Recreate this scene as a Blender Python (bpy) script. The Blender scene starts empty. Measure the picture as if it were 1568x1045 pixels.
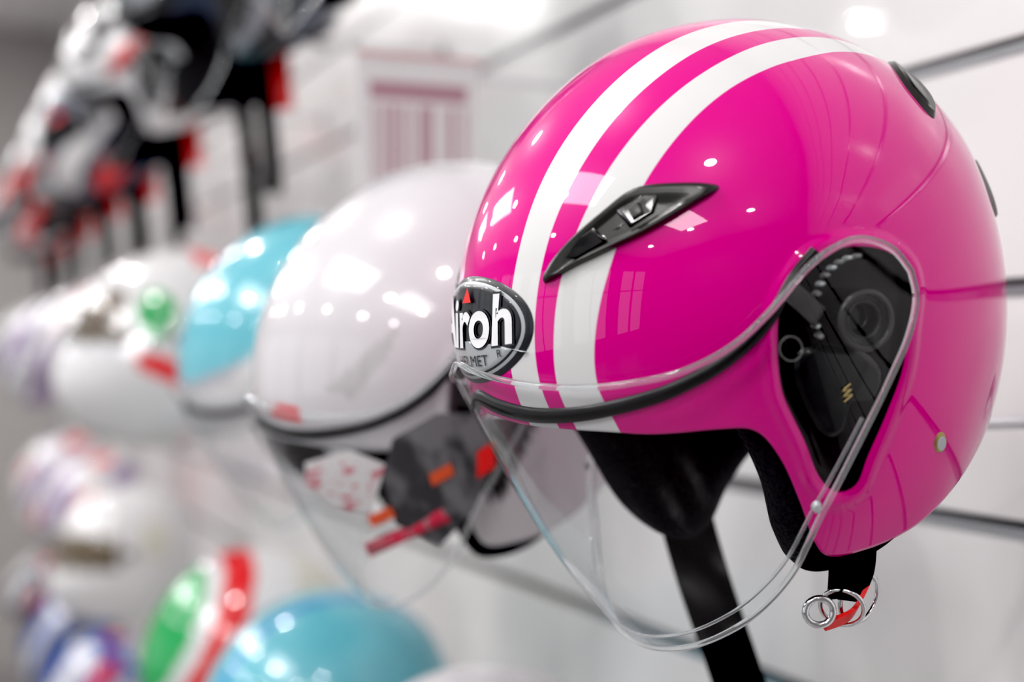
import bpy, math, numpy as np
from mathutils import Matrix, Vector
RAD=math.radians
scene=bpy.context.scene
COL=bpy.context.collection

# ---------------------------------------------------------------- materials
def mat(name,base=(.8,.8,.8),rough=.4,metal=0.0,coat=0.0,spec=.5,noise=0.0,nscale=40,bump=0.0,bscale=200):
    m=bpy.data.materials.new(name);m.use_nodes=True
    nt=m.node_tree;b=nt.nodes['Principled BSDF']
    b.inputs['Base Color'].default_value=(*base,1);b.inputs['Roughness'].default_value=rough
    b.inputs['Metallic'].default_value=metal;b.inputs['Coat Weight'].default_value=coat
    b.inputs['Coat Roughness'].default_value=.02
    b.inputs['Specular IOR Level'].default_value=spec
    if noise>0:
        n=nt.nodes.new('ShaderNodeTexNoise');n.inputs['Scale'].default_value=nscale
        tc=nt.nodes.new('ShaderNodeTexCoord');nt.links.new(tc.outputs['Object'],n.inputs['Vector'])
        mx=nt.nodes.new('ShaderNodeMix');mx.data_type='RGBA'
        mx.inputs['A'].default_value=(*[c*(1-noise) for c in base],1)
        mx.inputs['B'].default_value=(*[min(1,c*(1+noise)) for c in base],1)
        nt.links.new(n.outputs['Fac'],mx.inputs['Factor']);nt.links.new(mx.outputs['Result'],b.inputs['Base Color'])
    if bump>0:
        v=nt.nodes.new('ShaderNodeTexVoronoi');v.inputs['Scale'].default_value=bscale
        tc=nt.nodes.new('ShaderNodeTexCoord');nt.links.new(tc.outputs['Object'],v.inputs['Vector'])
        bp=nt.nodes.new('ShaderNodeBump');bp.inputs['Strength'].default_value=bump;bp.inputs['Distance'].default_value=.002
        nt.links.new(v.outputs['Distance'],bp.inputs['Height']);nt.links.new(bp.outputs['Normal'],b.inputs['Normal'])
    return m
def attr_mask(nt,name,w=.02):
    a=nt.nodes.new('ShaderNodeAttribute');a.attribute_name=name
    r=nt.nodes.new('ShaderNodeMapRange');r.inputs['From Min'].default_value=-w;r.inputs['From Max'].default_value=w
    nt.links.new(a.outputs['Fac'],r.inputs['Value']);return r.outputs['Result']
def pink_shell_mat():
    m=mat('pink_gloss_paint',(.66,.0,.22),.3,0,1.0,.08)
    nt=m.node_tree;b=nt.nodes['Principled BSDF']
    m1=nt.nodes.new('ShaderNodeMix');m1.data_type='RGBA'
    m1.inputs['A'].default_value=(.64,.0,.225,1);m1.inputs['B'].default_value=(.68,.67,.675,1)
    nt.links.new(attr_mask(nt,'stripe',.15),m1.inputs['Factor'])
    m2=nt.nodes.new('ShaderNodeMix');m2.data_type='RGBA'
    nt.links.new(m1.outputs['Result'],m2.inputs['A']);m2.inputs['B'].default_value=(.004,.003,.004,1)
    hm=attr_mask(nt,'hole',.15)
    nt.links.new(hm,m2.inputs['Factor'])
    cw=nt.nodes.new('ShaderNodeMapRange');cw.inputs['To Min'].default_value=1.0;cw.inputs['To Max'].default_value=.15
    nt.links.new(hm,cw.inputs['Value']);nt.links.new(cw.outputs['Result'],b.inputs['Coat Weight'])
    nt.links.new(m2.outputs['Result'],b.inputs['Base Color'])
    return m
def vcol_mat(name):
    m=mat(name,(.8,.8,.8),.25,0,1.0,.3);nt=m.node_tree;b=nt.nodes['Principled BSDF']
    a=nt.nodes.new('ShaderNodeAttribute');a.attribute_name='paint'
    nt.links.new(a.outputs['Color'],b.inputs['Base Color']);return m
def clear_mat(name,tint=(.97,.98,.985),edge=(.66,.71,.73),f0=.035):
    m=bpy.data.materials.new(name);m.use_nodes=True;nt=m.node_tree;nt.nodes.clear()
    o=nt.nodes.new('ShaderNodeOutputMaterial');mx=nt.nodes.new('ShaderNodeMixShader')
    t=nt.nodes.new('ShaderNodeBsdfTransparent');g=nt.nodes.new('ShaderNodeBsdfGlossy')
    g.inputs['Roughness'].default_value=.015;g.inputs['Color'].default_value=(1,1,1,1)
    lw=nt.nodes.new('ShaderNodeLayerWeight');lw.inputs['Blend'].default_value=.5
    p=nt.nodes.new('ShaderNodeMath');p.operation='POWER';p.inputs[1].default_value=5
    nt.links.new(lw.outputs['Facing'],p.inputs[0])
    q=nt.nodes.new('ShaderNodeMath');q.operation='MULTIPLY_ADD';q.inputs[1].default_value=.7;q.inputs[2].default_value=f0
    nt.links.new(p.outputs[0],q.inputs[0])
    p2=nt.nodes.new('ShaderNodeMath');p2.operation='POWER';p2.inputs[1].default_value=3
    nt.links.new(lw.outputs['Facing'],p2.inputs[0])
    cm=nt.nodes.new('ShaderNodeMix');cm.data_type='RGBA'
    cm.inputs['A'].default_value=(*tint,1);cm.inputs['B'].default_value=(*edge,1)
    nt.links.new(p2.outputs[0],cm.inputs['Factor']);nt.links.new(cm.outputs['Result'],t.inputs['Color'])
    nt.links.new(q.outputs[0],mx.inputs['Fac']);nt.links.new(t.outputs[0],mx.inputs[1]);nt.links.new(g.outputs[0],mx.inputs[2])
    nt.links.new(mx.outputs[0],o.inputs['Surface']);return m
def glass_mat(name):
    m=mat(name,(.93,.96,.97),.03);b=m.node_tree.nodes['Principled BSDF']
    b.inputs['Transmission Weight'].default_value=.9;b.inputs['IOR'].default_value=1.45;return m

M_PINK=pink_shell_mat();M_PAINT=vcol_mat('painted_gloss_shell')
M_RUB=mat('black_rubber',(.005,.005,.006),.3,0,.0,.3)
M_CLOTH=mat('black_mesh_fabric',(.006,.006,.009),.9,bump=.8,bscale=420,spec=.15)
M_STRAP=mat('black_webbing',(.006,.006,.007),.8,bump=.4,bscale=500,spec=.15)
M_VISOR=clear_mat('clear_visor');M_RIM=glass_mat('clear_visor_edge')
M_DARK=mat('gunmetal_plastic',(.028,.028,.027),.3,.4,.15)
M_BLK=mat('black_gloss_plastic',(.004,.004,.005),.25,0,.15,.25)
M_CHROME=mat('chrome',(.70,.70,.72),.12,1)
M_RED=mat('red_tab',(.75,.02,.02),.4)
M_GREY=mat('grey_label',(.17,.17,.17),.5)
M_GREY2=mat('dark_grey_label',(.050,.048,.050),.5,spec=.2)
M_GOLD=mat('brass_spring',(.40,.30,.13),.4,1)
M_WHITE=mat('white_print',(.80,.80,.82),.3)
M_SILV=mat('silver_print',(.42,.44,.46),.3,.2)
M_NAVY=mat('dark_print',(.008,.009,.014),.35,0,.3)

# ---------------------------------------------------------------- helmet math
SHP=dict(af=.1448,ab=.1333,cu=.1237,b=.1188,n=1.90)
def rs(d,chin=0.0):
    x,y,z=d[...,0],d[...,1],d[...,2]
    a=np.where(x>0,SHP['af'],SHP['ab']);n=SHP['n']
    H=(np.abs(x/a)**n+np.abs(y/SHP['b'])**n)**(1/n)
    cl=.1575+.0075*np.tanh(4*x);m=2.5+.45*np.tanh(3*x)
    r=np.where(z>0,(H**n+np.abs(z/SHP['cu'])**n)**(-1/n),(H**m+np.abs(z/cl)**m)**(-1/m))
    if chin: 
        r=r+chin*np.clip(x,0,1)**3*np.exp(-((z+.45)/.35)**2)
    return r
def rv(d):
    n=3.0
    return ((np.sqrt((d[...,0]/(SHP['af']+.0012))**2+(d[...,1]/(SHP['b']+.010))**2))**n+np.abs(d[...,2]/.20)**n)**(-1/n)
def c2d(uv):
    uv=np.asarray(uv,float);al=np.hypot(uv[...,0],uv[...,1])+1e-9
    s=np.sin(np.radians(al))/al
    return np.stack([s*uv[...,0],np.cos(np.radians(al)),s*uv[...,1]],-1)
def d2c(d):
    al=np.degrees(np.arccos(np.clip(d[...,1],-1,1)));h=np.hypot(d[...,0],d[...,2])+1e-12
    return np.stack([al*d[...,0]/h,al*d[...,2]/h],-1)
def catmull(P,k=10,closed=True):
    P=np.asarray(P,float);n=len(P);out=[]
    rng=range(n) if closed else range(n-1)
    for i in rng:
        g=lambda j:P[j%n] if closed else P[min(max(j,0),n-1)]
        p0,p1,p2,p3=g(i-1),g(i),g(i+1),g(i+2)
        for q in range(k):
            t=q/k
            out.append(.5*((2*p1)+(-p0+p2)*t+(2*p0-5*p1+4*p2-p3)*t*t+(-p0+3*p1-3*p2+p3)*t**3))
    if not closed: out.append(P[-1])
    return np.array(out)
def sdf(poly,pts):   # negative inside
    res=np.full(len(pts),1e9);ins=np.zeros(len(pts),bool);n=len(poly)
    for i in range(n):
        a=poly[i];b=poly[(i+1)%n];e=b-a;w=pts-a
        t=np.clip((w@e)/(e@e+1e-12),0,1);dd=w-t[:,None]*e
        res=np.minimum(res,(dd**2).sum(1))
        c=((a[1]>pts[:,1])!=(b[1]>pts[:,1]))
        xi=(b[0]-a[0])*(pts[:,1]-a[1])/((b[1]-a[1])+1e-12)+a[0]
        ins^=c&(pts[:,0]<xi)
    r=np.sqrt(res);return np.where(ins,-r,r)
def mkmesh(name,v,f,m,parent=None,smooth=True):
    me=bpy.data.meshes.new(name);me.from_pydata([tuple(p) for p in v],[],f)
    me.materials.append(m)
    if smooth: me.polygons.foreach_set('use_smooth',[True]*len(me.polygons))
    me.update();ob=bpy.data.objects.new(name,me);COL.objects.link(ob)
    if parent: ob.parent=parent
    return ob
def gridfaces(nr,nc,wrap=True):
    f=[]
    for i in range(nr-1):
        for j in range(nc if wrap else nc-1):
            k=(j+1)%nc
            f.append((i*nc+j,(i+1)*nc+j,(i+1)*nc+k,i*nc+k))
    return f
POLE=np.array([-.5,0,.866]);E1=np.array([.866,0,.5]);E2=np.array([0,1.,0])
EDGE=[(89.9,4.3),(85.9,3),(79.9,.3),(72.8,-2.5),(63.5,-6.5),(55.1,-10.5),(43.4,-14.6),(37.0,-18),(34.2,-25),(32.8,-34),(31.5,-43),(29,-47),(22,-49),(13,-50.5),(-3.5,-51.5),(-22.7,-55),(-39.8,-62),(-55,-71.2)]
LEDGE=[(89.9,6.5),(85.5,5),(79.9,2.2),(72.8,-.5),(63,-4.5),(55,-8.0),(48,-11.2),(43.0,-16.5),(41,-25),(39.5,-36),(38.5,-50),(34,-61),(23,-62),(9,-58),(-5,-56),(-22.7,-58.5),(-39.8,-65.5),(-56,-70.4)]
FEDGE=[(66,-61),(52,-59),(40,-60),(30,-60),(15,-60),(-3.5,-58),(-22.7,-60),(-39.8,-65),(-54,-72)]
def boundary(edge):
    D=c2d(edge);Mi=D[::-1].copy();Mi[:,1]*=-1
    L=catmull(np.vstack([D,Mi]),12);L/=np.linalg.norm(L,axis=1)[:,None]
    ph=np.arctan2(L@E2,L@E1);th=np.arccos(np.clip(L@POLE,-1,1))
    o=np.argsort(ph);ph=ph[o];th=th[o]
    return lambda q:np.interp(q,np.r_[ph-2*math.pi,ph,ph+2*math.pi],np.r_[th,th,th])
def pdir(th,ph):
    return np.cos(th)[...,None]*POLE+np.sin(th)[...,None]*(np.cos(ph)[...,None]*E1+np.sin(ph)[...,None]*E2)
STRIPES=[
 ([7.5,20.9,31.8,42.7,53.4,65.8,79,94,111,180],[29,33,35,35,35.5,36.5,37,37,35,20]),
 ([6.5,17.9,27.8,38.8,49.3,63.7,79.8,93.7,110.4,125,180],[43,46,48,49.5,51.5,53,54.5,54.5,52,47,28]),
 ([4.5,14.6,24.8,38.7,50.4,63.4,78.3,93.5,111.5,130,145.5,180],[50,54,56.5,61,63,65,66.5,67,63,56,47,36]),
 ([2.4,12.9,23.6,32.3,51,63,79.6,96.5,116,133,151.4,180],[65,69,73,75.5,77.5,78.5,79,79,76,67,54,44])]
HOLE=[(11.6,7.6),(5.1,6.1),(-1.2,2),(-4.8,-3.4),(-4.2,-8.3),(.7,-14.7),(5.7,-21.2),(12.3,-26.9),(18.1,-31.8),(22,-35.8),(26.1,-35.2),(28.4,-30.9),(29,-23.8),(29.8,-16.8),(29.7,-12.1),(27.8,-5.5),(24.0,1.8),(17.6,6.3)]
def smooth_interp(x,xp,fp):
    xp=np.array(xp,float);fp=np.array(fp,float)
    X=np.linspace(xp[0],xp[-1],60);Fv=np.interp(X,xp,fp)
    k=np.ones(5)/5;Fp=np.r_[[Fv[0]]*2,Fv,[Fv[-1]]*2];Fv=np.convolve(Fp,k,'valid')
    return np.interp(x,X,Fv)
def shell(parent,nphi,nt,m,painter=None,hero=False,full=False):
    chin=.035 if full else 0
    bd=boundary(FEDGE if full else EDGE)
    ph=np.linspace(-math.pi,math.pi,nphi,endpoint=False);tm=bd(ph)
    rows=[];S=[]
    for i in range(nt+1):
        t=.004+(1-.004)*i/nt
        rows.append(pdir(tm*t,ph));S.append(np.ones(nphi))
    for dt,s in((0.002,.994),(0.0,.985),(-.012,.97),(-.05,.965)):
        rows.append(pdir(tm+dt,ph));S.append(np.full(nphi,s))
    D=np.array(rows).reshape(-1,3);S=np.array(S).reshape(-1)
    r=rs(D,chin)*S
    Dm=D.copy();Dm[:,1]=np.abs(Dm[:,1]);ch=d2c(Dm)
    hole=None
    if not full:
        poly=catmull(HOLE,6);near=(np.abs(ch[:,0]-12)<32)&(np.abs(ch[:,1]+14)<36)
        hole=np.full(len(D),50.);hole[near]=sdf(poly,ch[near])
        t=np.clip(-hole/2.2,0,1);r=r-.0038*(t*t*(3-2*t))*(S==1)
        t2=np.clip(1-np.abs(hole-1.6)/2.2,0,1);r=r+.0012*(t2*t2*(3-2*t2))*(S==1)
    P=D*r[:,None]
    top=pdir(np.zeros(1),np.zeros(1));ptop=top*rs(top)[:,None]
    V=np.vstack([P,ptop]);nr=nt+5
    f=gridfaces(nr,nphi);c=len(V)-1
    f+= [(c,j,(j+1)%nphi) for j in range(nphi)]
    ob=mkmesh('shell',V,f,m,parent)
    me=ob.data
    if hero:
        xs,ys,zs=V[:,0]*1000,np.abs(V[:,1])*1000,V[:,2]*1000
        an=np.degrees(np.arctan2(zs,xs));an=np.where(an<-90,180,an)
        e=[smooth_interp(an,*s) for s in STRIPES]
        st=np.maximum(np.minimum(ys-e[0],e[1]-ys),np.minimum(ys-e[2],e[3]-ys))
        a=me.attributes.new('stripe','FLOAT','POINT');a.data.foreach_set('value',st.astype(np.float32))
        h=np.r_[-hole,-50];a=me.attributes.new('hole','FLOAT','POINT');a.data.foreach_set('value',h.astype(np.float32))
    if painter:
        cc=painter(V,d2c(np.vstack([Dm,top])))
        if hole is not None: cc[:-1][hole<0]=(.02,.02,.02)
        a=me.attributes.new('paint','FLOAT_COLOR','POINT')
        a.data.foreach_set('color',np.hstack([cc,np.ones((len(cc),1))]).astype(np.float32).ravel())
    return ob
def liner(parent,nphi,full=False):
    bd=boundary(FEDGE if full else LEDGE);ph=np.linspace(-math.pi,math.pi,nphi,endpoint=False);tm=bd(ph)
    ap=np.abs(ph);brow=np.clip((math.radians(60)-ap)/math.radians(18),0,1);brow=brow*brow*(3-2*brow)
    chk=np.exp(-((ap-math.radians(88))/math.radians(22))**2)
    chk=chk*np.where(ph>0,1,.15)
    sin_=.79+.10*brow-.25*chk*(1-brow)
    tm=tm-np.where((ph<0)&(not full),.035*np.exp(-((ap-math.radians(90))/math.radians(16))**2),0)
    if full: sin_=np.full(nphi,.82)
    rows=[];S=[]
    N=40
    for i in range(N+1):
        fr=i/N
        rows.append(pdir(tm*(.01+.90*fr),ph));S.append(sin_ if full else .80+(sin_-.80)*np.clip((fr-.45)/.40,0,1)**1.5)
    so=.955
    K=10
    for i in range(1,K+1):
        a=math.pi*i/K
        mid=(sin_+so)/2;hf=(so-sin_)/2
        rows.append(pdir(tm*.91+tm*.09*abs(math.sin(a))**.7,ph));S.append(mid-hf*math.cos(a))
    for i in range(1,12):
        rows.append(pdir(tm*(.91-.06*i),ph));S.append(np.full(nphi,so))
    D=np.array(rows).reshape(-1,3);P=D*(rs(D)*np.array(S).reshape(-1))[:,None]
    return mkmesh('padded_liner',P,gridfaces(len(rows),nphi),M_CLOTH,parent)
def surf(uv,fn,off,side=1):
    D=c2d(uv);p=D*(fn(D)+off)[...,None];p=p.copy();p[...,1]*=side;return p
def tube(name,pts,r,m,parent,closed=False,res=4):
    cu=bpy.data.curves.new(name,'CURVE');cu.dimensions='3D';cu.bevel_depth=r;cu.bevel_resolution=res
    sp=cu.splines.new('POLY');sp.points.add(len(pts)-1)
    for q,p in zip(sp.points,pts): q.co=(*p,1)
    sp.use_cyclic_u=closed
    for s in cu.splines: s.use_smooth=True
    cu.use_fill_caps=True
    cu.materials.append(m);ob=bpy.data.objects.new(name,cu);COL.objects.link(ob);ob.parent=parent;return ob
def patch(name,poly,fn,m,parent,side=1,prof=((0,.001),(1,.0)),n=10,smooth=6):
    """star-shaped raised patch in the side chart. prof: (t, offset)"""
    P=catmull(poly,smooth) if smooth else np.asarray(poly,float)
    c=P.mean(0);tt=np.linspace(0.02,1,n);tp=[q[0] for q in prof];op=[q[1] for q in prof]
    tt=np.unique(np.r_[tt,tp]);tt=tt[tt>0.01]
    V=[]
    for t in tt:
        V.append(surf(c+(P-c)*t,fn,float(np.interp(t,tp,op)),side))
    V.append(surf(c[None],fn,float(op[0]),side))
    V=np.vstack(V);k=len(P);f=gridfaces(len(tt),k);f+=[(len(V)-1,(j+1)%k,j) for j in range(k)]
    return mkmesh(name,V,f,m,parent)
VT=[(87.6,20.5),(83,17.0),(76.2,12.7),(69.6,9.0),(62.1,5.6),(53.7,2.8),(44.1,.8),(34.6,1.2),(26.1,3.7),(18,7),(11.9,8.1),(5.2,7.1),(0,2.3),(-1.7,-3.3)]
VB=[(64.1,-63.2),(59.4,-58.8),(54.4,-55.0),(49.0,-51.0),(43.0,-46.6),(36.5,-40.8),(31.0,-34.2),(25.2,-28.8),(18.6,-23.4),(10.8,-17.7),(4.8,-13.4),(-.1,-8.4),(-1.7,-3.3)]
def resamp(L,n):
    s=np.r_[0,np.cumsum(np.linalg.norm(np.diff(L,axis=0),axis=1))];q=np.linspace(0,s[-1],n)
    return np.stack([np.interp(q,s,L[:,i]) for i in range(3)],-1)
def visor(parent,nu=60,nv=24,double=False):
    def half(c):
        D=c2d(c);ext=D[1].copy();ext[1]*=-1
        L=catmull(np.vstack([ext,D]),8,False)[8:];return resamp(L,nu)
    T,B=half(VT),half(VB)
    T=np.vstack([T[::-1],(T*[1,-1,1])[1:]]);B=np.vstack([B[::-1],(B*[1,-1,1])[1:]])
    rows=[]
    for i in range(nv+1):
        t=i/nv;D=T*(1-t)+B*t;D/=np.linalg.norm(D,axis=1)[:,None];rows.append(D*rv(D)[:,None])
    V=np.vstack(rows);nc=len(T)
    ob=mkmesh('clear_visor',V,gridfaces(nv+1,nc,False),M_VISOR,parent)
    loop=np.vstack([rows[0],rows[-1][::-1][1:-1]])
    tube('visor_edge',loop,.0014,M_RIM,parent,True)
    if double:
        t=.955;D=T*(1-t)+B*t;D/=np.linalg.norm(D,axis=1)[:,None];ln=(D*(rv(D)-.0012)[:,None])
        k=int(nc*.16);tube('visor_refraction_line',ln[k:-k],.0008,M_RIM,parent)  # thin added tube imitates the bright refraction line inside the visor edge
    return ob
def frame(loc,pitch=30,yaw=0,roll=0):
    P=RAD(pitch)
    f=Vector((0,-math.cos(P),-math.sin(P)));l=Vector((1,0,0));u=Vector((0,-math.sin(P),math.cos(P)))
    M=Matrix((( f.x,l.x,u.x),(f.y,l.y,u.y),(f.z,l.z,u.z))).to_4x4()
    M=Matrix.Rotation(RAD(yaw),4,'Z')@M@Matrix.Rotation(RAD(roll),4,'X')
    return Matrix.Translation(Vector(loc))@M
GASK=[(89.9,9.5),(84.5,6.5),(79.5,3.8),(74.2,1.5),(64.8,-1.1),(52.2,-2.9),(45.7,-3.0),(38.8,-2.4),(31.2,-.5),(24.5,2.6),(18.0,6.6),(12,8.8)]
def gasket(parent,k=8):
    D=c2d(GASK);Mi=D[::-1].copy();Mi[:,1]*=-1
    L=catmull(np.vstack([Mi[:-1],D]),k,False);L/=np.linalg.norm(L,axis=1)[:,None]
    N=len(L);V=[]
    T=np.gradient(L,axis=0);T/=np.linalg.norm(T,axis=1)[:,None];B=np.cross(L,T)
    w=.0034;sec=[(-1,-.0005),(-.8,.0018),(0,.0028),(.8,.0018),(1,-.0005)]
    for a,o in sec:
        D2=L+B*(a*w/.13);D2/=np.linalg.norm(D2,axis=1)[:,None];V.append(D2*(rs(D2)+o)[:,None])
    return mkmesh('visor_gasket',np.vstack(V),gridfaces(len(sec),N,False),M_RUB,parent)
def ribbon(name,pts,wdir,w,m,parent,th=.0016):
    pts=catmull(pts,8,False);wd=np.array(wdir,float);wd/=np.linalg.norm(wd)
    T=np.gradient(pts,axis=0);T/=np.linalg.norm(T,axis=1)[:,None];N=np.cross(T,wd);N/=np.linalg.norm(N,axis=1)[:,None]
    cs=[(-1,-1),(1,-1),(1,1),(-1,1)];V=[]
    for i in range(len(pts)):
        for a,b in cs: V.append(pts[i]+wd*a*w/2+N[i]*b*th/2)
    n=len(pts);f=[]
    for i in range(n-1):
        for j in range(4):
            k=(j+1)%4;f.append((i*4+j,i*4+k,(i+1)*4+k,(i+1)*4+j))
    f+=[(0,1,2,3),((n-1)*4+3,(n-1)*4+2,(n-1)*4+1,(n-1)*4)]
    return mkmesh(name,V,f,m,parent,False)

def ring_pts(c,ax1,ax2,r1,r2,n=40):
    a=np.linspace(0,2*math.pi,n,endpoint=False)
    return np.array(c)+np.cos(a)[:,None]*np.array(ax1)*r1+np.sin(a)[:,None]*np.array(ax2)*r2

def empty(name,M):
    e=bpy.data.objects.new(name,None);e.empty_display_size=.05;COL.objects.link(e);e.matrix_world=M;return e
def to_local(M,offs):
    R=M.to_3x3().inverted();return np.array([tuple(R@Vector(o)) for o in offs])
def bracket(e,M,loc):
    y=-loc[1]
    P=to_local(M,[(0,.0,.02),(0,.03,-.055),(0,.07,-.075),(0,y-.004,-.075)])
    tube('display_bracket',catmull(P,8,False),.004,M_CHROME,e)
    Pp=to_local(M,[(0,y-.006,-.075),(0,y-.001,-.075)]);tube('bracket_plate',Pp,.014,M_CHROME,e)

def badge(e):
    c=RAD(18.6);cd=np.array([math.cos(c),0,math.sin(c)]);cp=cd*rs(cd[None])[0]
    up_=np.array([-math.sin(c),0,math.cos(c)])
    def mp(V,off):
        V=np.asarray(V,float)
        p=cp+V[:,0:1]*np.array([0,1.,0])+V[:,1:2]*.82*up_
        D=p/np.linalg.norm(p,axis=1)[:,None];return D*(rs(D)+off)[:,None]
    def ell(name,a,b,off,m,cut=None):
        n=72;rows=[]
        ts=np.linspace(.02,1,14)
        for t in ts:
            q=np.linspace(0,2*math.pi,n,endpoint=False)
            X=a*t*np.cos(q);Y=b*t*np.sin(q)
            if cut is not None: Y=np.minimum(Y,cut+ .010*(1-(X/a)**2)-.010)
            rows.append(mp(np.stack([X,Y],-1),off*(1 if t<.99 else .2)))
        V=np.vstack(rows);mkmesh(name,V,gridfaces(len(ts),n),m,e)
    ell('badge_base',.0500,.0300,.0012,M_NAVY)
    ell('badge_ring',.0485,.0286,.0015,M_SILV)
    ell('badge_field',.0465,.0268,.0018,M_NAVY)
    ell('badge_lower',.0450,.0255,.0021,M_SILV,cut=-.006)
    def text(s,size,x,y,off,m,name,offs=0,shear=0.15,sx=1):
        cu=bpy.data.curves.new('t','FONT');cu.body=s;cu.size=size;cu.align_x='CENTER';cu.align_y='CENTER'
        cu.offset=offs;cu.shear=shear;cu.resolution_u=6
        ob=bpy.data.objects.new('t',cu);COL.objects.link(ob);bpy.context.view_layer.update()
        me=bpy.data.meshes.new_from_object(ob.evaluated_get(bpy.context.evaluated_depsgraph_get()))
        V=np.array([v.co[:] for v in me.vertices]);V[:,0]=V[:,0]*sx+x;V[:,1]+=y
        f=[tuple(p.vertices) for p in me.polygons];bpy.data.objects.remove(ob)
        mkmesh(name,mp(V,off),f,m,e,False)
    text('Airoh',.038,0.001,.003,.0024,M_NAVY,'badge_letter_outline',.0022,.12,.86)
    text('Airoh',.038,0.001,.003,.0028,M_WHITE,'badge_letters',.0010,.12,.86)
    text('HELMET',.0085,.004,-.0170,.0026,M_NAVY,'badge_subtitle',0,0)
    text('R',.006,.028,-.0140,.0026,M_NAVY,'badge_mark',0,0)
    tri=np.array([(.0,.0150),(.009,.0150),(.0045,.0235)]);mkmesh('badge_triangle',mp(tri,.0032),[(0,1,2)],M_RED,e,False)

VENT=[(61.0,29.7),(57.5,33.2),(51,35.9),(43,37.8),(34.5,38.8),(27,35.2),(20.6,30.0),(28,29.0),(37,28.7),(45.5,29.2),(54,29.7)]
def brow_vents(e,s):
    patch('brow_vent',VENT,rs,M_DARK,e,s,((0,.0022),(.5,.0022),(.72,.0036),(.86,.0040),(.95,.0028),(1,-.0003)),12,6)
    patch('vent_slot_1',[(40.5,36.0),(33.5,36.2),(31.5,34.4),(34.5,31.6),(40.0,31.2)],rs,M_BLK,e,s,((0,.0030),(.9,.0034),(1,.0028)),6,0)
    patch('vent_slot_2',[(55.5,32.6),(52,34.2),(45.8,35.2),(45.0,31.0),(52,30.8)],rs,M_BLK,e,s,((0,.0030),(.9,.0034),(1,.0028)),6,0)
    patch('vent_slider',[(38.3,34.8),(35.6,35.0),(36.0,32.4),(38.6,32.1)],rs,M_DARK,e,s,((0,.0052),(.8,.0050),(1,.0032)),5,0)
def mechanism(e,s):
    c=(10.4,-7.0)
    def ring(r,k=40): 
        a=np.linspace(0,2*math.pi,k,endpoint=False);return np.stack([c[0]+r*np.cos(a),c[1]+r*np.sin(a)],-1)
    patch('pivot_disc',ring(5.6,40),rs,M_BLK,e,s,((0,-.002),(.5,-.002),(.62,.006),(.9,.0078),(1,.0)),12,0)
    tube('pivot_ring',surf(ring(5.2),rs,.0078,s),.0012,M_DARK,e,True)
    tube('pivot_inner_ring',surf(ring(3.4),rs,.0060,s),.0005,M_DARK,e,True)
    for i in range(11):
        a=RAD(112-11*i);cc=np.array([c[0]+10.4*math.cos(a)-.0-2.0,c[1]+11.4*math.sin(a)])
        q=np.linspace(0,2*math.pi,14,endpoint=False)
        poly=np.stack([cc[0]+.90*np.cos(q),cc[1]+.60*np.sin(q)],-1)
        patch('ratchet_tooth_%d'%(i+1),poly,rs,M_SILV if i%2 else M_GREY,e,s,((0,.0025),(.6,.002),(1,-.003)),5,0)
    patch('spec_label',[(22.5,4.2),(18.8,6.2),(15.6,-1.8),(19.3,-4.2)],rs,M_GREY2,e,s,((0,.0030),(.95,.0030),(1,.001)),5,0)
    patch('lever_arm',[(24,-8),(19,-9),(12,-14),(9,-20),(13,-24),(18,-22),(22,-27),(26,-24),(27,-14)],rs,M_BLK,e,s,((0,-.0005),(.85,-.0005),(1,-.003)),6,3)
    q=[(17,-18),(19.0,-18.5),(17.2,-19.0),(19.2,-19.5),(17.4,-20.0),(19.4,-20.5)]
    tube('return_spring',surf(catmull(q,4,False),rs,.0004,s),.0004,M_GOLD,e)
    q=np.linspace(0,2*math.pi,28,endpoint=False)
    tube('approval_mark',surf(np.stack([25.5+2.0*np.cos(q),-4.2+2.3*np.sin(q)],-1),rv,.0002,s),.0002,M_GREY,e,True)
    patch('visor_screw',np.stack([30.6+.9*np.cos(q),-31.6+.9*np.sin(q)],-1),rv,M_SILV,e,s,((0,.002),(.7,.0018),(1,0)),5,0)
    patch('rivet_rim',np.stack([2.2+1.75*np.cos(q),-38.5+1.9*np.sin(q)],-1),rs,M_GOLD,e,s,((0,.0010),(.8,.0010),(1,0)),5,0)
    patch('rivet',np.stack([2.2+1.35*np.cos(q),-38.5+1.5*np.sin(q)],-1),rs,M_SILV,e,s,((0,.0014),(.8,.0013),(1,.0007)),5,0)
def rear_details(e,s):
    patch('top_rear_vent',[(-42.5,26),(-49,31.5),(-57,34),(-60,30),(-52,20.5),(-43,16.5),(-40.5,18.5)],rs,M_DARK,e,s,((0,.0006),(.6,.0006),(.85,.0020),(1,0)),8,5)
    patch('top_rear_vent_slot',[(-45,24.5),(-50,28.5),(-55,30),(-50,23),(-44,19)],rs,M_BLK,e,s,((0,.0016),(.8,.0016),(1,.0006)),6,4)
    patch('rear_vent_grille',[(-62,-6),(-66,-2),(-66,-16),(-60,-18),(-57,-12)],rs,M_GREY,e,s,((0,.002),(.9,.002),(1,0)),6,4)

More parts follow.
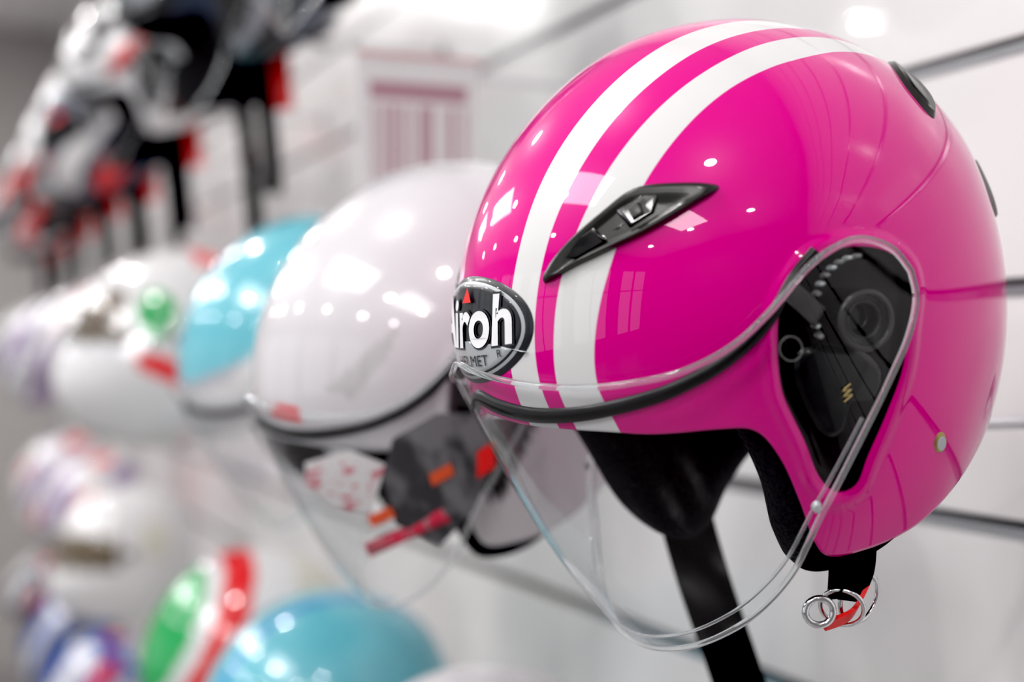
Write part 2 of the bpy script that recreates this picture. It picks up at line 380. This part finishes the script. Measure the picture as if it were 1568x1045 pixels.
# ================================================================= hero helmet
C=(-0.6043,-0.2575,1.5366)
MH=frame(C);hero=empty('open_face_helmet',MH)
shell(hero,900,230,M_PINK,hero=True);liner(hero,260);visor(hero,120,50,True);gasket(hero,10);badge(hero)
for s in(1,-1): brow_vents(hero,s);mechanism(hero,s);rear_details(hero,s)
def L(offs): return to_local(MH,offs)
ribbon('chin_strap_far',L([(-.088,.016,-.075),(-.088,.021,-.115),(-.090,.037,-.165),(-.090,.060,-.225),(-.088,.085,-.30)]),L([(.25,1,.2)])[0],.030,M_STRAP,hero)
ribbon('chin_strap_near',L([(.070,.012,-.100),(.075,.014,-.128),(.074,.014,-.148)]),L([(-.1,1,0)])[0],.020,M_STRAP,hero)
ribbon('chin_strap_fold',L([(.079,.020,-.120),(.082,.016,-.135),(.078,.012,-.148)]),L([(-.3,1,-.2)])[0],.017,M_STRAP,hero,.003)
tube('d_ring_1',L(ring_pts((.076,.020,-.148),(-.2,.97,.0),(.1,.1,1),.012,.0115)),.0011,M_CHROME,hero,True)
tube('d_ring_2',L(ring_pts((.080,.008,-.151),(.75,.60,.1),(.1,-.3,.95),.010,.0085)),.0011,M_CHROME,hero,True)
tube('d_ring_3',L(ring_pts((.080,-.004,-.152),(.4,.9,-.2),(.1,.2,.95),.006,.006)),.0016,M_CHROME,hero,True)
ribbon('red_pull_tab',L([(.078,.022,-.144),(.081,.012,-.154),(.080,.0,-.158)]),L([(.5,.1,.8)])[0],.006,M_RED,hero,.002)
bracket(hero,MH,C)

# ================================================================= other helmets
def W(c): return np.array(c,float)
WH=W((.66,.65,.66));TEAL=W((.13,.45,.54));GRN=W((.01,.33,.08));RD=W((.68,.015,.02));BK=W((.007,.007,.010));GR=W((.28,.28,.31))
PUR=W((.22,.14,.30));BLU=W((.03,.09,.36));CR=W((.60,.58,.50));NV=W((.02,.03,.06))
def base(V,c): return np.tile(c,(len(V),1))
def p_white(V,ch):
    o=base(V,W((.60,.58,.605)))
    k=sdf(np.array([(58,12),(30,22),(38,14),(52,6)],float),ch)<0;o[k]=WH*.72
    k=(np.abs(ch[:,0]-75)<6)&(np.abs(ch[:,1]-9.5+.3*(ch[:,0]-75)*-1)<2.6);o[k]=RD
    return o
def p_teal_top(V,ch):
    o=base(V,WH);x,y,z=V.T;o[(z>.035)]=TEAL;o[(z>.025)&(z<.035)]=GR*1.4
    o[(np.abs(z+.012+.3*x)<.014)]=TEAL;o[(np.abs(z-.075+.5*x)<.005)]=WH;return o
def p_teal(V,ch):
    o=base(V,TEAL);x,y,z=V.T;o[(np.abs(y-.03)<.006)]=TEAL*W((.3,.5,.9));return o
def p_italy(V,ch):
    o=base(V,WH);x,y,z=V.T;s=x+1.15*z;o[(s>.093)&(s<.138)]=RD;o[(s>.160)]=GRN;o[s<.02]=CR;return o
def p_retro(V,ch):
    o=base(V,WH);x,y,z=V.T
    k=((ch[:,0]-39)/11)**2+((ch[:,1]-14)/16)**2<1;o[k]=GRN
    k=((ch[:,0]-26)/20)**2+((ch[:,1]+20-.3*(ch[:,0]-26))/7)**2<1;o[k]=RD
    o[(z>.095)&(x<.02)&(x>-.04)]=RD
    o[(z>-.015)&(z<.055)&(x>.106)]=W((.10,.07,.045))
    return o
def p_full(c1,c2,c3=None):
    def f(V,ch):
        o=base(V,WH if c3 is None else c3);x,y,z=V.T
        k=((ch[:,0]+2)/16)**2+((ch[:,1]-12)/19)**2<1;o[k]=c1
        o[(z<-.045+.3*x)&(z>-.085+.3*x)&(x<.07)]=c2
        o[(z>-.03)&(z<.035)&(x>.065)]=W((.11,.08,.045))
        return o
    return f
def p_mix(c1,c2,c3,ph=0):
    def f(V,ch):
        o=base(V,c1);x,y,z=V.T;s=np.sin(28*x+46*z+ph)+.6*np.sin(60*y-30*z+ph*2)
        o[s>.55]=c2;o[s<-.95]=c3;return o
    return f
def bg_helmet(loc,painter,kind='open',pitch=30,yaw=0,straps=0,stick=False,vis=True,hi=False):
    M=frame(loc,pitch,yaw);e=empty('open_face_helmet' if kind=='open' else 'full_face_helmet',M)
    n=(300,90) if hi else (170,60)
    shell(e,n[0],n[1],M_PAINT,painter,full=(kind!='open'));liner(e,80,kind!='open')
    if kind=='open':
        gasket(e,4)
        if vis: visor(e,30,12)
        q=np.linspace(0,2*math.pi,20,endpoint=False)
        for s in(1,-1): patch('pivot_disc',np.stack([10.4+5.5*np.cos(q),-7+5.5*np.sin(q)],-1),rs,M_DARK,e,s,((0,.004),(.7,.006),(1,0)),5,0)
    else:
        poly=[(89.5,13),(80,12),(66,10),(50,8),(36,6),(28,0),(30,-8),(42,-12),(60,-14),(78,-16),(88.5,-17)]
        for s in(1,-1):
            patch('smoked_visor_half',poly,lambda D:rs(D,.035),M_BLK if straps else M_VISOR,e,s,((0,.004),(.9,.004),(1,.001)),8,0)
            q=np.linspace(0,2*math.pi,20,endpoint=False)
            patch('pivot_disc',np.stack([24+5*np.cos(q),-1+5*np.sin(q)],-1),rs,M_DARK,e,s,((0,.006),(.7,.006),(1,0)),5,0)
    for k in range(straps):
        sx=(.055,-.06)[k%2];ln=.15+.05*k
        P=to_local(M,[(sx,.02,-.09),(sx,.03,-.14),(sx*.9,.04,-.14-ln*.5),(sx*.8,.045,-.12-ln)])
        ribbon('chin_strap_%d'%(k+1),P,to_local(M,[(.3,1,0)])[0],.022,M_STRAP,e)
    if straps:
        P=to_local(M,[(.05,.05,-.10),(.055,.055,-.17)]);ribbon('red_price_tag',P,to_local(M,[(.2,1,.2)])[0],.024,M_RED,e)
        P=to_local(M,[(-.03,.0,-.09),(-.03,-.01,-.16)]);ribbon('neck_curtain',P,to_local(M,[(.1,1,.2)])[0],.12,M_CLOTH,e,.01)
    if stick:
        patch('sticker_grey',[(44,-8),(31,-6),(20,-11),(21,-22),(30,-32),(40,-38),(50,-30),(50,-18)],rv,M_STK1,e,1,((0,.001),(1,.001)),8,0)
        patch('sticker_white',[(72,-8),(56,-7),(48,-14),(56,-27),(68,-23),(75,-16)],rv,M_STK2,e,1,((0,.0015),(1,.0015)),8,0)
        patch('sticker_red_strip',[(60,-35),(37,-29),(36,-32.5),(59,-39)],rv,M_STK3,e,1,((0,.002),(1,.002)),6,0)
        patch('sticker_orange_1',[(57,-27),(50,-25),(49,-28),(56,-30)],rv,M_ORG,e,1,((0,.0025),(1,.0025)),4,0)
        patch('sticker_orange_2',[(38,-20),(32,-19),(32,-22),(38,-23)],rv,M_ORG,e,1,((0,.0025),(1,.0025)),4,0)
        patch('sticker_red_2',[(25,-19),(20,-18),(22,-24),(27,-25)],rv,M_RED,e,1,((0,.0025),(1,.0025)),4,0)
    bracket(e,M,loc)
    return e
def stripes_mat(name,c1,c2,scale,thr=.0,soft=.03):
    m=mat(name,c1,.4);nt=m.node_tree;b=nt.nodes['Principled BSDF']
    tc=nt.nodes.new('ShaderNodeTexCoord');n=nt.nodes.new('ShaderNodeTexNoise');n.inputs['Scale'].default_value=1
    mp=nt.nodes.new('ShaderNodeMapping');mp.inputs['Scale'].default_value=scale
    nt.links.new(tc.outputs['Object'],mp.inputs['Vector']);nt.links.new(mp.outputs[0],n.inputs['Vector'])
    r=nt.nodes.new('ShaderNodeMapRange');r.inputs['From Min'].default_value=.49+thr;r.inputs['From Max'].default_value=.49+thr+soft
    nt.links.new(n.outputs['Fac'],r.inputs['Value'])
    mx=nt.nodes.new('ShaderNodeMix');mx.data_type='RGBA';mx.inputs['A'].default_value=(*c1,1);mx.inputs['B'].default_value=(*c2,1)
    nt.links.new(r.outputs[0],mx.inputs['Factor']);nt.links.new(mx.outputs['Result'],b.inputs['Base Color']);return m
M_STK1=stripes_mat('grey_sticker',(.035,.035,.040),(.15,.15,.16),(45,20,25),-.02,.12)
M_STK2=stripes_mat('white_sticker',(.60,.58,.59),(.50,.16,.20),(90,90,190),.06)
M_STK3=stripes_mat('red_text_sticker',(.52,.02,.06),(.30,.16,.18),(300,300,40),.05)
M_ORG=mat('orange_sticker',(.65,.09,.03),.4)

bg_helmet((-.908,-.287,1.504),p_white,stick=True,hi=True,pitch=26)
bg_helmet((-1.346,-.265,1.507),p_teal_top,yaw=4)
bg_helmet((-1.90,-.30,1.51),p_retro,kind='full',pitch=-5,yaw=12)
Y0=-.28
bg_helmet((-2.55,Y0,1.51),p_mix(WH,GR,RD,4),kind='open')
bg_helmet((-3.2,Y0,1.51),p_mix(WH,GR,PUR,1),kind='open')
bg_helmet((-3.85,Y0,1.51),p_mix(WH,PUR,GR,3),kind='full',pitch=20)
bg_helmet((-4.6,Y0,1.51),p_mix(GR,WH,PUR,2),kind='open')
ZU=1.955
bg_helmet((-1.22,Y0,ZU),p_mix(BK,GR,WH,1))
bg_helmet((-1.72,Y0,ZU),p_mix(BK,NV,GR,.5),straps=2)
bg_helmet((-2.30,Y0,ZU),p_mix(WH,BK,RD,2),straps=2,pitch=24)
bg_helmet((-2.75,Y0,ZU-.01),p_mix(NV,WH,RD,1.2),kind='full',straps=2,pitch=24)
bg_helmet((-3.25,Y0,ZU),p_mix(WH,RD,BK,4),straps=2)
bg_helmet((-3.8,Y0,ZU),p_mix(BK,WH,RD,.4),straps=2)
bg_helmet((-4.35,Y0,ZU),p_mix(WH,BK,RD,5),kind='full',straps=2)
bg_helmet((-4.9,Y0,ZU),p_mix(WH,GR,RD,2.5),straps=2)
ZL=1.125
bg_helmet((-1.045,-.22,ZL),p_white)
bg_helmet((-1.44,-.232,ZL),p_teal,vis=False)
bg_helmet((-1.76,-.24,ZL+.005),p_italy,pitch=24,vis=False,yaw=8)
bg_helmet((-2.93,-.23,ZL-.02),p_full(CR,WH),kind='full',pitch=0,yaw=14)
bg_helmet((-3.6,-.22,ZL),p_mix(WH,PUR,RD,2.2),kind='open')
bg_helmet((-4.4,-.22,ZL),p_mix(WH,RD,PUR,.3),kind='full')
bg_helmet((-3.5,-.22,.70),p_mix(BLU,WH,RD,3),kind='full')
bg_helmet((-4.2,-.22,.70),p_mix(BLU,NV,WH,1),kind='full')
bg_helmet((-4.95,-.22,.70),p_mix(NV,WH,RD,2),kind='open')

# ================================================================= price card
card_m=mat('printed_card',(.72,.69,.70),.5);nt=card_m.node_tree;b=nt.nodes['Principled BSDF']
tc=nt.nodes.new('ShaderNodeTexCoord');sep=nt.nodes.new('ShaderNodeSeparateXYZ');nt.links.new(tc.outputs['Object'],sep.inputs[0])
def mth(op,a,bv):
    n=nt.nodes.new('ShaderNodeMath');n.operation=op
    for i,v in enumerate((a,bv)):
        if hasattr(v,'is_linked'): nt.links.new(v,n.inputs[i])
        else: n.inputs[i].default_value=v
    return n.outputs[0]
no=nt.nodes.new('ShaderNodeTexNoise');no.noise_dimensions='1D';no.inputs['Scale'].default_value=150;nt.links.new(sep.outputs['Y'],no.inputs['W'])
bars=mth('GREATER_THAN',no.outputs['Fac'],.5)
inb=mth('MULTIPLY',mth('LESS_THAN',sep.outputs['Z'],.018),mth('GREATER_THAN',sep.outputs['Z'],-.050))
hd=mth('MULTIPLY',mth('LESS_THAN',sep.outputs['Z'],.038),mth('GREATER_THAN',sep.outputs['Z'],.022))
ins=mth('LESS_THAN',mth('ABSOLUTE',sep.outputs['Y'],0),.045)
fac=mth('MULTIPLY',mth('MAXIMUM',mth('MULTIPLY',bars,inb),hd),ins)
mx=nt.nodes.new('ShaderNodeMix');mx.data_type='RGBA';mx.inputs['A'].default_value=(.70,.68,.69,1);mx.inputs['B'].default_value=(.40,.22,.27,1)
nt.links.new(fac,mx.inputs['Factor']);nt.links.new(mx.outputs['Result'],b.inputs['Base Color'])
def box(name,c,s,m,parent=None,bev=0):
    c=np.array(c,float);h=np.array(s,float)/2
    V=[c+h*np.array((i,j,k)) for i in(-1,1) for j in(-1,1) for k in(-1,1)]
    f=[(0,1,3,2),(4,6,7,5),(0,4,5,1),(2,3,7,6),(0,2,6,4),(1,5,7,3)]
    ob=mkmesh(name,V,f,m,parent,False)
    if bev:
        bm=ob.modifiers.new('b','BEVEL');bm.width=bev;bm.segments=2
    return ob
pc=empty('price_card',Matrix.Translation((-1.18,-.222,1.695)))
box('card',(0,0,0),(.002,.112,.12),card_m,pc)
box('card_clip',(0,.137,.045),(.004,.162,.006),M_CHROME,pc)
box('card_header',(.0015,0,.061),(.002,.114,.003),mat('pink_edge',(.7,.35,.35),.5),pc)

# ================================================================= room
M_WALL=mat('white_gloss_laminate',(.77,.76,.76),.22,0,.15,noise=.02,nscale=3)
M_ALU=mat('aluminium_insert',(.50,.50,.52),.25,1)
M_SLOT=mat('groove_back_plate',(.03,.028,.028),.5)  # dark grey plate behind the panel gaps
M_PLAST=mat('painted_plaster',(.80,.79,.785),.7,noise=.03,nscale=5)
M_BACK=mat('grey_plaster',(.22,.215,.215),.7,noise=.05,nscale=5)
M_FARW=mat('taupe_plaster',(.42,.40,.39),.7,noise=.04,nscale=4)
M_FLOOR=mat('polished_tile',(.22,.21,.21),.2,noise=.08,nscale=6)
XA,XB=-7.0,3.0;YL=-4.4;H=3.0
V=[];f=[]
def addbox(c,s):
    c=np.array(c);h=np.array(s)/2;o=len(V)
    for i in(-1,1):
        for j in(-1,1):
            for k in(-1,1): V.append(c+h*np.array((i,j,k)))
    f.extend([tuple(o+q for q in t) for t in((0,1,3,2),(4,6,7,5),(0,4,5,1),(2,3,7,6),(0,2,6,4),(1,5,7,3))])
g0=1.541-.15*10;xm=(XA+XB)/2;xl=XB-XA
zprev=0
grooves=[g0+.15*k for k in range(20) if g0+.15*k<H-.02]
for g in grooves+[H+.004]:
    z1=g-.0028;addbox((xm,.009,(zprev+z1)/2),(xl,.018,z1-zprev));zprev=g+.0028
ob=mkmesh('wall_right',V,f,M_WALL,None,False);bm=ob.modifiers.new('b','BEVEL');bm.width=.001;bm.segments=2
V=[];f=[];addbox((xm,.028,H/2),(xl,.02,H));mkmesh('wall_right_backing',V,f,M_SLOT,None,False)
V=[];f=[]
for g in grooves: 
    addbox((xm,.010,g-.0021),(xl,.020,.0012));addbox((xm,-.0004,g-.0052),(xl,.0016,.0060))
mkmesh('trim_1',V,f,M_ALU,None,False)
box('floor',(xm,(YL)/2,-.025),(xl,-YL+.2,.05),M_FLOOR)
box('ceiling',(xm,(YL)/2,H+.025),(xl,-YL+.2,.05),M_PLAST)
box('wall_far',(XA-.05,YL/2,H/2),(.1,-YL,H),M_FARW)
box('wall_back',(XB+.05,YL/2,H/2),(.1,-YL,H),M_BACK)
# storefront side: plinth, header, piers with glazed openings
V=[];f=[]
addbox((xm,YL-.05,.2),(xl,.1,.4));addbox((xm,YL-.05,2.8),(xl,.1,.4))
wx=[XA,-5.4,-3.6,-1.8,0.0,1.6,XB]
for x in wx: addbox((x,YL-.05,1.5),(.35,.1,2.2))
mkmesh('wall_left',V,f,M_BACK,None,False)
for i in range(len(wx)-1):
    x0,x1=wx[i]+.175,wx[i+1]-.175;xc=(x0+x1)/2;w_=x1-x0
    V=[];f=[]
    for t in(-.5,0,.5): addbox((xc+t*(w_-.04),YL-.05,1.5),(.04,.06,2.2))
    addbox((xc,YL-.05,.42),(w_,.06,.04));addbox((xc,YL-.05,2.58),(w_,.06,.04));addbox((xc,YL-.05,1.9),(w_,.05,.03))
    mkmesh('window_%d'%(i+1),V,f,M_DARK,None,False)
# far display bits at the left edge
e=empty('display_stand',Matrix.Translation((-5.8,-1.19,0)))
box('post',(0,0,.75),(.05,.05,1.5),M_DARK,e,.004);box('base',(0,0,.02),(.4,.4,.04),M_DARK,e,.005)
box('red_panel',(0,-.05,.95),(.04,.5,.45),M_RED,e,.005);box('dark_panel',(0,-.05,1.5),(.04,.45,.28),M_BLK,e,.005)

# lamps
dl=empty('downlights',Matrix.Translation((0,0,0)))
k=0
for ix in range(6):
    for iy in range(3):
        x=1.9-ix*1.45;y=-.95-iy*1.2
        li=bpy.data.lights.new('downlight_lamp','AREA');li.shape='DISK';li.size=.12;li.energy=9.5;li.color=(1,.98,.965)
        o=bpy.data.objects.new('downlight_lamp_%d'%k,li);COL.objects.link(o);o.location=(x,y,H-.012);o.parent=dl
        tube('downlight_trim_%d'%k,ring_pts((x,y,H-.006),(1,0,0),(0,1,0),.070,.070,24),.007,M_CHROME,dl,True)
        k+=1
for i,(x,y) in enumerate([(-.9,-2.0),(-3.2,-2.0),(-5.2,-1.8),(1.2,-2.0)]):
    li=bpy.data.lights.new('added_fill_panel','AREA');li.shape='RECTANGLE';li.size=1.2;li.size_y=.6;li.energy=24;li.color=(1,.99,.99)  # added area lights for soft overall fill, not actual fixtures
    o=bpy.data.objects.new('added_fill_panel',li);COL.objects.link(o);o.location=(x,y,H-.03)
w=bpy.data.worlds.new('world');scene.world=w;w.use_nodes=True
bg=w.node_tree.nodes['Background'];bg.inputs[0].default_value=(.95,.97,1,1);bg.inputs[1].default_value=1.1

# camera
TH=RAD(22.7);PU=RAD(.32)
fw=Vector((-math.cos(TH)*math.cos(PU),math.sin(TH)*math.cos(PU),math.sin(PU)));rt=Vector((math.sin(TH),math.cos(TH),0));up=rt.cross(fw)
cd=bpy.data.cameras.new('camera');cd.lens=50;cd.sensor_width=36;cd.clip_start=.02
co=bpy.data.objects.new('camera',cd);COL.objects.link(co)
co.matrix_world=Matrix(((rt.x,up.x,-fw.x,0),(rt.y,up.y,-fw.y,-.627),(rt.z,up.z,-fw.z,1.5),(0,0,0,1)))
cd.dof.use_dof=True;cd.dof.focus_distance=.635;cd.dof.aperture_fstop=3.1
scene.camera=co
scene.view_settings.view_transform='Standard'
scene.view_settings.exposure=0.0
try:
    scene.view_settings.use_curve_mapping=True
    cm=scene.view_settings.curve_mapping
    cm.black_level=(.014,.014,.014);cm.update()
except Exception as ex: print(ex)
